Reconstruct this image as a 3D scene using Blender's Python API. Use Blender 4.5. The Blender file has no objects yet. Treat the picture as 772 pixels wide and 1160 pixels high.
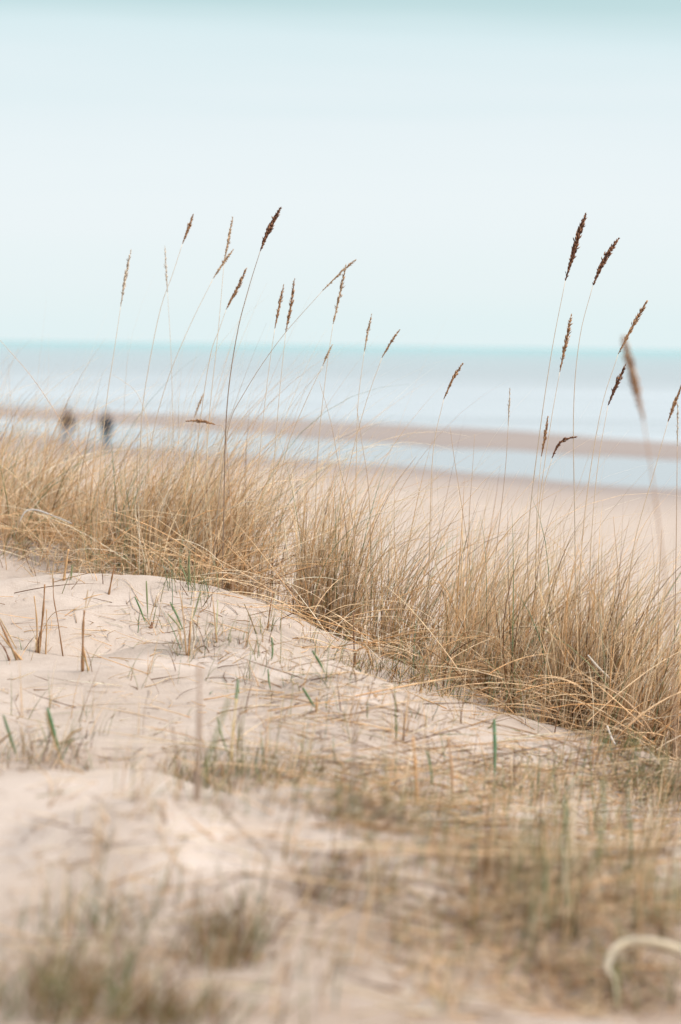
import bpy, math, random
import numpy as np
from mathutils import Matrix, Vector

rng = np.random.default_rng(11)
random.seed(5)
S = bpy.context.scene
COL = S.collection

# ------------------------------------------------------------------ camera
CAMZ = 4.7
FPX = 85.0 / 36.0 * 1160.0
PITCH = math.atan(189.5 / FPX)
ROLL = math.radians(0.8)
cam_d = bpy.data.cameras.new('camera')
cam_d.sensor_fit = 'VERTICAL'; cam_d.sensor_height = 36.0; cam_d.sensor_width = 24.0
cam_d.lens = 85.0
cam_d.clip_start = 0.05; cam_d.clip_end = 60000
cam_d.dof.use_dof = True
cam_d.dof.focus_distance = 6.8
cam_d.dof.aperture_fstop = 2.9
cam_d.dof.aperture_blades = 0
cam = bpy.data.objects.new('camera', cam_d); COL.objects.link(cam)
RM = Matrix.Rotation(math.pi / 2 - PITCH, 3, 'X') @ Matrix.Rotation(ROLL, 3, 'Z')
cam.matrix_world = Matrix.Translation((0, 0, CAMZ)) @ RM.to_4x4()
S.camera = cam
RN = np.array(RM)

# ------------------------------------------------------------------ light
SUN_EL, SUN_AZ = math.radians(48), math.radians(112)      # azimuth from +Y towards +X
world = bpy.data.worlds.new('World'); S.world = world; world.use_nodes = True
nt = world.node_tree; nt.nodes.clear()
def N(t, kind, **kw):
    n = t.nodes.new(kind)
    for k, v in kw.items(): setattr(n, k, v)
    return n
out = N(nt, 'ShaderNodeOutputWorld'); bg = N(nt, 'ShaderNodeBackground'); bg.inputs[1].default_value = 0.1
sky = N(nt, 'ShaderNodeTexSky', sky_type='NISHITA', sun_disc=False)
sky.sun_elevation = SUN_EL; sky.sun_rotation = SUN_AZ; sky.air_density = 1.0; sky.dust_density = 2.0
tc = N(nt, 'ShaderNodeTexCoord')
sep = N(nt, 'ShaderNodeSeparateXYZ'); nt.links.new(tc.outputs['Generated'], sep.inputs[0])
mp = N(nt, 'ShaderNodeMapping'); mp.inputs['Scale'].default_value = (2.0, 2.0, 30.0)
nt.links.new(tc.outputs['Generated'], mp.inputs[0])
nz = N(nt, 'ShaderNodeTexNoise'); nz.inputs['Scale'].default_value = 1.0; nz.inputs['Detail'].default_value = 3.0
nz.inputs['Roughness'].default_value = 0.45
nt.links.new(mp.outputs[0], nz.inputs[0])
ma = N(nt, 'ShaderNodeMath', operation='MULTIPLY_ADD'); ma.inputs[1].default_value = 0.075; 
sb = N(nt, 'ShaderNodeMath', operation='ADD'); sb.inputs[1].default_value = -0.0375
nt.links.new(nz.outputs[0], ma.inputs[0]); nt.links.new(sep.outputs[2], sb.inputs[0]); nt.links.new(sb.outputs[0], ma.inputs[2])
mr = N(nt, 'ShaderNodeMapRange'); mr.inputs[1].default_value = -0.02; mr.inputs[2].default_value = 0.2
nt.links.new(ma.outputs[0], mr.inputs[0])
rp = N(nt, 'ShaderNodeValToRGB'); nt.links.new(mr.outputs[0], rp.inputs[0])
er = rp.color_ramp
SKY = [(0.0, (0.76, 0.91, 0.93)), (0.15, (0.81, 0.915, 0.93)), (0.36, (0.85, 0.92, 0.945)), (0.52, (0.81, 0.895, 0.925)),
       (0.64, (0.71, 0.85, 0.88)), (0.78, (0.50, 0.70, 0.715)), (1.0, (0.84, 0.88, 0.91))]
while len(er.elements) < len(SKY): er.elements.new(0.5)
for e, (p, c) in zip(er.elements, SKY): e.position = p; e.color = (*c, 1)
zr = N(nt, 'ShaderNodeMapRange'); zr.interpolation_type = 'SMOOTHSTEP'
zr.inputs[1].default_value = 0.16; zr.inputs[2].default_value = 0.8; zr.inputs[3].default_value = 8.0; zr.inputs[4].default_value = 17.5
nt.links.new(sep.outputs[2], zr.inputs[0])
sc = N(nt, 'ShaderNodeVectorMath', operation='SCALE')
nt.links.new(rp.outputs[0], sc.inputs[0]); nt.links.new(zr.outputs[0], sc.inputs['Scale'])
mx = N(nt, 'ShaderNodeMix', data_type='RGBA'); mx.inputs[0].default_value = 0.93
nt.links.new(sky.outputs[0], mx.inputs[6]); nt.links.new(sc.outputs[0], mx.inputs[7])
nt.links.new(mx.outputs[2], bg.inputs[0]); nt.links.new(bg.outputs[0], out.inputs[0])

sun_d = bpy.data.lights.new('sun', 'SUN'); sun_d.energy = 4.4; sun_d.angle = math.radians(16); sun_d.color = (1.0, 0.95, 0.88)
sun = bpy.data.objects.new('sun', sun_d); COL.objects.link(sun)
sd = Vector((math.sin(SUN_AZ) * math.cos(SUN_EL), math.cos(SUN_AZ) * math.cos(SUN_EL), math.sin(SUN_EL)))
sun.rotation_euler = sd.to_track_quat('Z', 'Y').to_euler(); sun.location = (0, 0, 30)

S.view_settings.view_transform = 'Standard'; S.view_settings.look = 'None'
S.view_settings.exposure = 0.36; S.view_settings.gamma = 1.0
S.render.engine = 'CYCLES'
S.cycles.use_denoising = True
S.cycles.max_bounces = 10; S.cycles.diffuse_bounces = 7; S.cycles.transmission_bounces = 4
S.cycles.use_adaptive_sampling = False

# ------------------------------------------------------------------ numeric helpers
def P(px, py, d):
    """point on the ray of a pixel of the 772x1160 picture at ground distance d ahead of the camera"""
    v = RN @ np.array([(px - 386.0) / FPX, -(py - 580.0) / FPX, -1.0])
    v = v * (d / v[1])
    return np.array([v[0], v[1], v[2] + CAMZ])

def smooth(a, b, x):
    t = np.clip((x - a) / (b - a), 0, 1); return t * t * (3 - 2 * t)

_tab = np.random.default_rng(3).random((256, 256))
def vnoise(x, y):
    xi = np.floor(x).astype(int); yi = np.floor(y).astype(int)
    fx = x - xi; fy = y - yi
    fx = fx * fx * fx * (fx * (fx * 6 - 15) + 10); fy = fy * fy * fy * (fy * (fy * 6 - 15) + 10)
    g = lambda i, j: _tab[(xi + i) & 255, (yi + j) & 255]
    return (g(0, 0) * (1 - fx) + g(1, 0) * fx) * (1 - fy) + (g(0, 1) * (1 - fx) + g(1, 1) * fx) * fy - 0.5
def fbm(x, y, o=4):
    r = 0; a = 1.0
    for k in range(o):
        r = r + a * vnoise(x * 2 ** k + 17.3 * k, y * 2 ** k + 5.1 * k); a *= 0.5
    return r

# ------------------------------------------------------------------ terrain
CP = [  # picture point and its distance: the dune seen from its top
    (-150, 1180, 2.9), (0, 1160, 2.9), (200, 1160, 2.9), (386, 1160, 2.95), (600, 1160, 3.0), (772, 1160, 3.05), (920, 1170, 3.1),
    (0, 1010, 3.5), (250, 1030, 3.45), (500, 1075, 3.4), (772, 1070, 3.5),
    (-200, 885, 4.2), (0, 886, 4.2), (120, 888, 4.15), (240, 912, 4.0), (350, 950, 3.8), (470, 992, 3.6),
    (0, 868, 4.8), (130, 868, 4.8), (260, 876, 4.7), (386, 905, 4.6), (480, 930, 4.5), (560, 985, 4.2), (680, 1000, 4.1), (772, 1000, 4.1),
    (-200, 800, 5.3), (0, 800, 5.5), (160, 800, 5.5), (300, 810, 5.4), (420, 830, 5.3), (520, 860, 5.3), (620, 900, 5.2), (720, 940, 5.0), (860, 950, 4.9),
    (-200, 735, 6.2), (0, 740, 6.2), (120, 757, 6.1), (190, 752, 6.05), (250, 749, 6.05), (330, 756, 6.05), (430, 783, 5.95), (540, 815, 5.9),
    (610, 838, 5.9), (700, 880, 5.75), (772, 912, 5.6), (900, 950, 5.6),
    (120, 742, 6.5), (250, 741, 6.6), (360, 750, 6.6), (470, 785, 6.4),
    (-250, 680, 7.0), (0, 676, 7.0), (120, 676, 7.0), (230, 680, 6.95),
    (0, 668, 7.4), (120, 668, 7.4),
    (-250, 600, 8.2), (0, 613, 8.1), (80, 634, 7.9), (160, 655, 7.7), (260, 680, 7.45), (330, 700, 7.3), (386, 720, 7.15), (450, 748, 7.0), (500, 775, 6.8),
    (570, 806, 6.6), (640, 835, 6.4), (700, 862, 6.2), (772, 895, 6.0), (950, 960, 5.8)]
_c = np.array([P(*c) for c in CP])
def _phi(r2): return 0.5 * r2 * np.log(r2 + 1e-9)
def _solve():
    n = len(_c); X = _c[:, :2]
    r2 = ((X[:, None] - X[None]) ** 2).sum(-1)
    K = _phi(r2) + np.eye(n) * 0.005
    Pm = np.c_[np.ones(n), X]
    A = np.zeros((n + 3, n + 3)); A[:n, :n] = K; A[:n, n:] = Pm; A[n:, :n] = Pm.T
    return np.linalg.solve(A, np.r_[_c[:, 2], 0, 0, 0])
_w = _solve()
def rbf(x, y):
    x = np.asarray(x, float); y = np.asarray(y, float)
    sh = x.shape; x = x.ravel(); y = y.ravel(); o = np.empty(x.shape)
    for i in range(0, len(x), 20000):
        a = x[i:i + 20000]; b = y[i:i + 20000]
        r2 = (a[:, None] - _c[None, :, 0]) ** 2 + (b[:, None] - _c[None, :, 1]) ** 2
        o[i:i + 20000] = _phi(r2) @ _w[:-3] + _w[-3] + _w[-2] * a + _w[-1] * b
    return o.reshape(sh)
_rx = np.array([P(a, b, c)[0] for a, b, c in CP if c in (8.2, 8.1, 7.9, 7.7, 7.45, 7.3, 7.15, 6.8, 6.6, 6.4)] + [1.0, 1.6])
_ry = np.array([c for a, b, c in CP if c in (8.2, 8.1, 7.9, 7.7, 7.45, 7.3, 7.15, 6.8, 6.6, 6.4)] + [6.0, 5.7])
_o = np.argsort(_rx); _rx = _rx[_o]; _ry = _ry[_o]
def ridge_y(x): return sum(np.interp(x + o_, _rx, _ry) * w_ for o_, w_ in ((-.45, .1), (-.3, .15), (-.15, .16), (0, .18), (.15, .16), (.3, .15), (.45, .1)))

def beach(x, y):
    wob = 9 * vnoise(x * 0.03 + 3, y * 0.02) + 6 * vnoise(x * 0.11, y * 0.05) + 3 * vnoise(x * .4 + 7, y * .2)
    w = y + 1.22 * x + wob * smooth(40, 80, y)
    z = np.interp(w, [-100, 20, 60, 86, 95, 106, 118, 128, 140, 150, 175, 320, 900, 40000],
                     [2.2, 0.75, 0.40, 0.16, 0.035, -0.05, -0.02, 0.085, 0.06, -0.05, -0.25, -1.0, -4, -6])
    return z
MOUNDS = [(-.33, 6.10, .040, .30, .13), (-.33, 6.42, -.035, .40, .14), (.08, 5.75, .030, .16, .12), (.02, 3.9, .035, .28, .22), (-.30, 3.75, .02, .12, .12), (-.42, 4.75, -.03, .4, .16), (.22, 4.55, -.03, .3, .18), (.66, 5.6, .035, .22, .14), (.38, 3.35, -.025, .16, .14), (-.2, 3.3, -.02, .12, .10), (.55, 4.3, .02, .12, .12), (-.62, 7.05, .02, .5, .12)]
def H(x, y):
    x = np.asarray(x, float); y = np.asarray(y, float)
    ry = ridge_y(x)
    xc = 1.55 * np.tanh(x / 1.55); yc = np.minimum(np.maximum(y, 2.6 + 0 * y), ry + 0.15)
    z = rbf(xc, yc)
    t = np.maximum(y - ry - 0.15, 0)
    z = z - 0.31 * (np.sqrt(t * t + 0.8) - math.sqrt(0.8))
    side = np.maximum(np.abs(x) - 3.0, 0)
    z = z + 0.35 * fbm(x * 0.22, y * 0.22, 3) * smooth(1.8, 6, np.abs(x) + np.maximum(y - 11, 0)) - 0.02 * side
    near = smooth(22, 9, y) * smooth(-6, 0, y)
    z = z + (0.030 * vnoise(x * 2.2, y * 2.2) + 0.030 * vnoise(x * 5.2 + 9, y * 4.6) + 0.009 * vnoise(x * 15, y * 13 + 4) + 0.0035 * vnoise(x * 37, y * 34)) * near
    for mx_, my_, ma_, rx_, ry_m in MOUNDS:
        z = z + 2.0 * ma_ * np.exp(-((x - mx_) / rx_) ** 2 - ((y - my_) / ry_m) ** 2)
    b = beach(x, y)
    k = 0.25                                   # rounded foot of the dune
    d = (z - b) / k
    return np.where(d > 12, z, b + k * np.log1p(np.exp(np.clip(d, -12, 12))) * (d > -11)) 
def H1(x, y): return float(H(np.array([x]), np.array([y]))[0])

def pick(px, py, dmin=2.6, dmax=11.0):
    """ground points seen at the given picture points (first hit)"""
    px = np.atleast_1d(np.asarray(px, float)); py = np.atleast_1d(np.asarray(py, float))
    v = np.stack([(px - 386) / FPX, -(py - 580) / FPX, -np.ones_like(px)], 1) @ RN.T
    v = v / v[:, 1:2]
    ds = np.linspace(dmin, dmax, 420)
    X = v[:, 0:1] * ds; Z = v[:, 2:3] * ds + CAMZ; Y = np.broadcast_to(ds, X.shape)
    below = Z < H(X, Y)
    i = np.where(below.any(1), below.argmax(1), len(ds) - 1)
    d = ds[i]; x = v[:, 0] * d
    return np.stack([x, d, H(x, d)], 1)
def G(px, py): return pick(px, py)[0]

# ------------------------------------------------------------------ object helpers
def mesh_from(name, V, F, mat, parent=None, tint=None, smooth_shade=True):
    """V (n,3); F (m,4) or (m,3) int array"""
    me = bpy.data.meshes.new(name)
    V = np.asarray(V, np.float32); F = np.asarray(F, np.int32)
    me.vertices.add(len(V)); me.vertices.foreach_set('co', V.ravel())
    k = F.shape[1]
    me.loops.add(F.size); me.loops.foreach_set('vertex_index', F.ravel())
    me.polygons.add(len(F)); me.polygons.foreach_set('loop_start', np.arange(0, F.size, k, dtype=np.int32))
    if smooth_shade: me.polygons.foreach_set('use_smooth', np.ones(len(F), bool))
    me.update(calc_edges=True)
    if tint is not None:
        a = me.attributes.new('tint', 'FLOAT_COLOR', 'POINT')
        c = np.ones((len(V), 4), np.float32); c[:, :3] = tint
        a.data.foreach_set('color', c.ravel())
    me.materials.append(mat)
    o = bpy.data.objects.new(name, me); COL.objects.link(o)
    if parent is not None:
        o.parent = parent
        o.matrix_parent_inverse = Matrix.Translation(-parent.location)
    return o
def tag(o, label=None, cat=None, group=None, kind=None):
    if label: o['label'] = label
    if cat: o['category'] = cat
    if group: o['group'] = group
    if kind: o['kind'] = kind
    return o
def empty(name, loc):
    o = bpy.data.objects.new(name, None); COL.objects.link(o); o.location = [float(a) for a in loc]
    o.empty_display_size = 0.05; return o

# ------------------------------------------------------------------ materials
def new_mat(name):
    m = bpy.data.materials.new(name); m.use_nodes = True
    m.node_tree.nodes.clear(); return m, m.node_tree
def L(t, a, b): t.links.new(a, b)

def sand_material():
    m, t = new_mat('sand')
    o = N(t, 'ShaderNodeOutputMaterial'); b = N(t, 'ShaderNodeBsdfPrincipled'); L(t, b.outputs[0], o.inputs[0])
    g = N(t, 'ShaderNodeNewGeometry')
    def noise(scale, det=3, rough=.5):
        n = N(t, 'ShaderNodeTexNoise'); n.inputs['Scale'].default_value = scale; n.inputs['Detail'].default_value = det
        n.inputs['Roughness'].default_value = rough; L(t, g.outputs['Position'], n.inputs[0]); return n
    def ramp(src, pts):
        r = N(t, 'ShaderNodeValToRGB'); L(t, src, r.inputs[0]); e = r.color_ramp
        while len(e.elements) < len(pts): e.elements.new(.5)
        for q, (p, c) in zip(e.elements, pts): q.position = p; q.color = (*c, 1)
        return r
    def mix(fac, a, c, mode='MIX'):
        x = N(t, 'ShaderNodeMix', data_type='RGBA', blend_type=mode)
        if isinstance(fac, float): x.inputs[0].default_value = fac
        else: L(t, fac, x.inputs[0])
        for s, v in ((6, a), (7, c)):
            if isinstance(v, tuple): x.inputs[s].default_value = (*v, 1)
            else: L(t, v, x.inputs[s])
        return x.outputs[2]
    big = noise(2.2, 4, .6)
    base = ramp(big.outputs[0], [(.3, (.225, .182, .148)), (.52, (.288, .236, .199)), (.72, (.355, .30, .264))])
    mid = noise(28, 4, .6); base2 = mix(.28, base.outputs[0], ramp(mid.outputs[0], [(.32, (.19, .14, .11)), (.6, (.34, .275, .235))]).outputs[0])
    grain = noise(900, 2, .7)
    base3 = mix(.35, base2, ramp(grain.outputs[0], [(.35, (.15, .11, .083)), (.5, (.28, .222, .185)), (.68, (.48, .415, .365))]).outputs[0])
    # crumbs of dead leaf trodden into the sand
    vo = N(t, 'ShaderNodeTexVoronoi'); vo.inputs['Scale'].default_value = 95; L(t, g.outputs['Position'], vo.inputs[0])
    vr = ramp(vo.outputs['Distance'], [(.05, (1, 1, 1)), (.16, (0, 0, 0))])
    pm = noise(5.5, 3, .6); pr = ramp(pm.outputs[0], [(.50, (0, 0, 0)), (.62, (1, 1, 1))])
    mul = N(t, 'ShaderNodeMath', operation='MULTIPLY'); L(t, vr.outputs[0], mul.inputs[0]); L(t, pr.outputs[0], mul.inputs[1])
    base4 = mix(mul.outputs[0], base3, (.16, .10, .06))
    # organic soil under the dead grass of the near hollow: vertex attribute painted by place
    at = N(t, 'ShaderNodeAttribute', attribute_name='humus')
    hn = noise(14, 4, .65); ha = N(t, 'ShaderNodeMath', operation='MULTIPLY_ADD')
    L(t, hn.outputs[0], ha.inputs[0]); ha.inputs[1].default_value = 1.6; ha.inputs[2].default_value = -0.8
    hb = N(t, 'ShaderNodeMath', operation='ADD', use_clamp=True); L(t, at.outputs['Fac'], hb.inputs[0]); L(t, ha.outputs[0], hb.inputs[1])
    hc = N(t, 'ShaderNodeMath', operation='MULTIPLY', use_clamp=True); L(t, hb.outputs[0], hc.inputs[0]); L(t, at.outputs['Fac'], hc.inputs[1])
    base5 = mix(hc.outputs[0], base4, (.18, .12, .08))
    fr = N(t, 'ShaderNodeAttribute', attribute_name='pale_sand')
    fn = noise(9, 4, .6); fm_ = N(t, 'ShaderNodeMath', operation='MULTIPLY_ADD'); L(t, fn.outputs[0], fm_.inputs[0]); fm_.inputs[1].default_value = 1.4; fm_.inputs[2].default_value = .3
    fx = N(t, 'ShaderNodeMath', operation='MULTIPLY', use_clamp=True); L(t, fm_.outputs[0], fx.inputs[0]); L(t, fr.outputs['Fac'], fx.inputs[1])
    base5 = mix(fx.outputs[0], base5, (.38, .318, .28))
    # wet beach close to the water line
    sp = N(t, 'ShaderNodeSeparateXYZ'); L(t, g.outputs['Position'], sp.inputs[0])
    wr = N(t, 'ShaderNodeMapRange'); wr.inputs[1].default_value = .05; wr.inputs[2].default_value = .30; wr.inputs[3].default_value = 1; wr.inputs[4].default_value = 0
    L(t, sp.outputs[2], wr.inputs[0])
    base6 = mix(wr.outputs[0], base5, (.165, .13, .115))
    L(t, base6, b.inputs['Base Color'])
    rr = N(t, 'ShaderNodeMapRange'); rr.inputs[3].default_value = .95; rr.inputs[4].default_value = .55; L(t, wr.outputs[0], rr.inputs[0])
    L(t, rr.outputs[0], b.inputs['Roughness']); b.inputs['Specular IOR Level'].default_value = .2
    b1 = N(t, 'ShaderNodeBump'); b1.inputs['Strength'].default_value = .55; b1.inputs['Distance'].default_value = .004; L(t, noise(120, 4, .6).outputs[0], b1.inputs['Height'])
    b2 = N(t, 'ShaderNodeBump'); b2.inputs['Strength'].default_value = .6; b2.inputs['Distance'].default_value = .0012; L(t, grain.outputs[0], b2.inputs['Height']); L(t, b1.outputs[0], b2.inputs['Normal'])
    L(t, b2.outputs[0], b.inputs['Normal'])
    return m

def blade_material(name, transl=.3, rough=.6, var=.0):
    m, t = new_mat(name)
    o = N(t, 'ShaderNodeOutputMaterial'); b = N(t, 'ShaderNodeBsdfPrincipled'); tr = N(t, 'ShaderNodeBsdfTranslucent'); ms = N(t, 'ShaderNodeMixShader')
    a = N(t, 'ShaderNodeAttribute', attribute_name='tint')
    g = N(t, 'ShaderNodeNewGeometry'); n = N(t, 'ShaderNodeTexNoise'); n.inputs['Scale'].default_value = 60; n.inputs['Detail'].default_value = 2
    L(t, g.outputs['Position'], n.inputs[0])
    hs = N(t, 'ShaderNodeHueSaturation'); mr = N(t, 'ShaderNodeMapRange'); mr.inputs[1].default_value = .3; mr.inputs[2].default_value = .7; mr.inputs[3].default_value = .8; mr.inputs[4].default_value = 1.12
    L(t, n.outputs[0], mr.inputs[0]); L(t, mr.outputs[0], hs.inputs['Value']); L(t, a.outputs['Color'], hs.inputs['Color'])
    L(t, hs.outputs[0], b.inputs['Base Color']); L(t, hs.outputs[0], tr.inputs[0])
    b.inputs['Roughness'].default_value = rough; b.inputs['Specular IOR Level'].default_value = .12
    ms.inputs[0].default_value = transl; L(t, b.outputs[0], ms.inputs[1]); L(t, tr.outputs[0], ms.inputs[2]); L(t, ms.outputs[0], o.inputs[0])
    return m

def water_material():
    m, t = new_mat('sea_water')
    o = N(t, 'ShaderNodeOutputMaterial'); b = N(t, 'ShaderNodeBsdfPrincipled'); L(t, b.outputs[0], o.inputs[0])
    g = N(t, 'ShaderNodeNewGeometry'); sp = N(t, 'ShaderNodeSeparateXYZ'); L(t, g.outputs['Position'], sp.inputs[0])
    # w = y + 1.22 x : distance out from the oblique shore line
    w = N(t, 'ShaderNodeMath', operation='MULTIPLY_ADD'); L(t, sp.outputs[0], w.inputs[0]); w.inputs[1].default_value = 0.35; L(t, sp.outputs[1], w.inputs[2])
    mp = N(t, 'ShaderNodeMapping'); mp.inputs['Scale'].default_value = (.012, .055, 1); mp.inputs['Rotation'].default_value = (0, 0, .3); L(t, g.outputs['Position'], mp.inputs[0])
    n = N(t, 'ShaderNodeTexNoise'); n.inputs['Scale'].default_value = 1; n.inputs['Detail'].default_value = 4; n.inputs['Roughness'].default_value = .6; L(t, mp.outputs[0], n.inputs[0])
    # foam belongs to the breaker zone (w 150..290)
    f1 = N(t, 'ShaderNodeMapRange'); f1.interpolation_type = 'SMOOTHSTEP'; f1.inputs[1].default_value = 430; f1.inputs[2].default_value = 215; L(t, w.outputs[0], f1.inputs[0])
    fa = N(t, 'ShaderNodeMath', operation='MULTIPLY_ADD'); L(t, n.outputs[0], fa.inputs[0]); fa.inputs[1].default_value = 1.5; fa.inputs[2].default_value = -.50; fa.use_clamp = True
    fm = N(t, 'ShaderNodeMath', operation='MULTIPLY'); L(t, f1.outputs[0], fm.inputs[0]); L(t, fa.outputs[0], fm.inputs[1])
    f2 = N(t, 'ShaderNodeMapRange'); f2.interpolation_type = 'SMOOTHSTEP'; f2.inputs[1].default_value = 118; f2.inputs[2].default_value = 135; L(t, w.outputs[0], f2.inputs[0])
    fz = N(t, 'ShaderNodeMath', operation='MULTIPLY'); L(t, fm.outputs[0], fz.inputs[0]); L(t, f2.outputs[0], fz.inputs[1])
    deep = N(t, 'ShaderNodeMapRange'); deep.inputs[1].default_value = 300; deep.inputs[2].default_value = 2500; L(t, w.outputs[0], deep.inputs[0])
    c0 = N(t, 'ShaderNodeMix', data_type='RGBA'); L(t, deep.outputs[0], c0.inputs[0]); c0.inputs[6].default_value = (.15, .165, .18, 1); c0.inputs[7].default_value = (.06, .215, .225, 1)
    c1 = N(t, 'ShaderNodeMix', data_type='RGBA'); L(t, fz.outputs[0], c1.inputs[0]); L(t, c0.outputs[2], c1.inputs[6]); c1.inputs[7].default_value = (.46, .49, .53, 1)
    L(t, c1.outputs[2], b.inputs['Base Color']); b.inputs['Roughness'].default_value = .18; b.inputs['IOR'].default_value = 1.33
    m2 = N(t, 'ShaderNodeMapping'); m2.inputs['Scale'].default_value = (.25, 1.1, 1); L(t, g.outputs['Position'], m2.inputs[0])
    n2 = N(t, 'ShaderNodeTexNoise'); n2.inputs['Scale'].default_value = 1; n2.inputs['Detail'].default_value = 4; L(t, m2.outputs[0], n2.inputs[0])
    bp = N(t, 'ShaderNodeBump'); bp.inputs['Strength'].default_value = .5; bp.inputs['Distance'].default_value = .25
    f3 = N(t, 'ShaderNodeMapRange'); f3.inputs[1].default_value = 110; f3.inputs[2].default_value = 160; f3.inputs[3].default_value = .04; f3.inputs[4].default_value = .5; L(t, w.outputs[0], f3.inputs[0]); L(t, f3.outputs[0], bp.inputs['Strength'])
    L(t, n2.outputs[0], bp.inputs['Height']); L(t, bp.outputs[0], b.inputs['Normal'])
    return m

def plain(name, c, rough=.8, scale=300):
    m, t = new_mat(name)
    o = N(t, 'ShaderNodeOutputMaterial'); b = N(t, 'ShaderNodeBsdfPrincipled'); L(t, b.outputs[0], o.inputs[0])
    tcx = N(t, 'ShaderNodeTexCoord'); n = N(t, 'ShaderNodeTexNoise'); n.inputs['Scale'].default_value = scale; L(t, tcx.outputs['Object'], n.inputs[0])
    x = N(t, 'ShaderNodeMix', data_type='RGBA'); L(t, n.outputs[0], x.inputs[0])
    x.inputs[6].default_value = (*[a * .75 for a in c], 1); x.inputs[7].default_value = (*[min(1, a * 1.2) for a in c], 1)
    L(t, x.outputs[2], b.inputs['Base Color']); b.inputs['Roughness'].default_value = rough; return m

M_SAND = sand_material(); M_WATER = water_material()
M_BLADE = blade_material('dry_leaf', .45); M_STEM = blade_material('dry_stem', .05, .55); M_SEED = blade_material('seed_husk', .10, .75)

# ------------------------------------------------------------------ ground and sea
def axis(lo, hi, step, far_lo, far_hi, g=1.07):
    a = list(np.arange(lo, hi + 1e-6, step)); s = step; x = hi
    while x < far_hi: s *= g; x += s; a.append(x)
    s = step; x = lo; pre = []
    while x > far_lo: s *= g; x -= s; pre.append(x)
    return np.array(pre[::-1] + a)
gx = axis(-1.8, 1.8, .02, -9000, 9000, 1.09); gy = axis(2.4, 9.2, .02, -300, 25000, 1.055)
# keep the tide pools finely meshed
gy = np.unique(np.concatenate([gy, np.arange(60, 200, 1.5)])); gx = np.unique(np.concatenate([gx, np.arange(-60, 60, 2.0)]))
XX, YY = np.meshgrid(gx, gy); ZZ = H(XX, YY)
nx_, ny_ = len(gx), len(gy)
idx = np.arange(nx_ * ny_).reshape(ny_, nx_)
FF = np.stack([idx[:-1, :-1], idx[:-1, 1:], idx[1:, 1:], idx[1:, :-1]], -1).reshape(-1, 4)
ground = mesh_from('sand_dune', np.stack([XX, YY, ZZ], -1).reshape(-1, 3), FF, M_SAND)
ground.name = 'ground'
tag(ground, 'pale dry sand of the dune running down to the beach', kind='structure')
# humus patches: where the low dead grass has rotted into the sand
HUM = [(386, 1150, 1.2, .22, .6), (200, 1060, .4, .25, .35), (500, 870, .35, .4, .3), (700, 1120, .45, .45, .85), (600, 1050, .6, .3, .8), (120, 1090, .3, .25, .6), (560, 960, .55, .30, .55), (650, 1010, .5, .35, .7), (440, 925, .26, .10, .45), (250, 882, .22, .10, .8), (735, 885, .22, .18, .8), (60, 1120, .16, .16, .8), (250, 1075, .10, .09, .85), (150, 1150, .20, .08, .9), (600, 1110, .3, .14, .6), (500, 1060, .14, .08, .5),
       (500, 800, .3, .2, .35), (350, 690, .3, .2, .4), (55, 862, .3, .09, .5), (370, 1010, .10, .07, .6)]
hum = np.zeros(XX.size); xr = XX.ravel(); yr_ = YY.ravel()
for px, py, rx, ry, a in HUM:
    c = G(px, py); hum = np.maximum(hum, a * np.exp(-((xr - c[0]) / rx) ** 2 - ((yr_ - c[1]) / ry) ** 2))
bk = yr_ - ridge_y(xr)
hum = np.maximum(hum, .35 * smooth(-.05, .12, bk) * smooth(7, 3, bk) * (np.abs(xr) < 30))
PALE_SAND = [(235, 752, .26, .055, .9), (300, 765, .14, .06, .7), (190, 686, .5, .045, .45), (412, 792, .07, .07, .9), (255, 965, .16, .14, .95), (350, 958, .13, .09, .95), (490, 1008, .10, .06, .7), (120, 895, .3, .08, .45), (420, 985, .12, .09, .7), (748, 962, .05, .10, .9), (640, 860, .14, .08, .4), (545, 912, .07, .06, .5), (30, 960, .14, .14, .4)]  # patches where the sand is coloured paler, many of them along the crests
pale_w = np.zeros(XX.size)
for px, py, rx, ry, a in PALE_SAND:
    c = G(px, py); pale_w = np.maximum(pale_w, a * np.exp(-((xr - c[0]) / rx) ** 2 - ((yr_ - c[1]) / ry) ** 2))
at = ground.data.attributes.new('pale_sand', 'FLOAT', 'POINT'); at.data.foreach_set('value', pale_w.astype(np.float32))
at = ground.data.attributes.new('humus', 'FLOAT', 'POINT'); at.data.foreach_set('value', hum.astype(np.float32))

sx = np.linspace(-9000, 9000, 25); sy = np.array([55, 70, 90, 120, 160, 220, 320, 500, 900, 2000, 5000, 12000, 24500.])
sX, sY = np.meshgrid(sx, sy); si = np.arange(sX.size).reshape(sX.shape)
sF = np.stack([si[:-1, :-1], si[:-1, 1:], si[1:, 1:], si[1:, :-1]], -1).reshape(-1, 4)
sea = mesh_from('sea', np.stack([sX, sY, np.zeros_like(sX)], -1).reshape(-1, 3), sF, M_WATER)
tag(sea, 'pale teal sea with white surf and shallow tide pool', kind='structure')

# ------------------------------------------------------------------ blades
C_STRAW = np.array([[.80, .57, .33], [.84, .64, .41], [.74, .50, .26], [.86, .71, .50], [.58, .37, .19], [.72, .55, .35], [.86, .78, .64]])
C_STRAW_W = np.array([.22, .22, .13, .18, .06, .09, .10])
C_GREEN = np.array([[.30, .33, .16], [.24, .31, .17], [.36, .37, .20], [.18, .28, .16], [.40, .40, .24]])
C_BROWN = np.array([[.25, .14, .07], [.33, .20, .10], [.20, .11, .06], [.42, .27, .14]])

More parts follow.
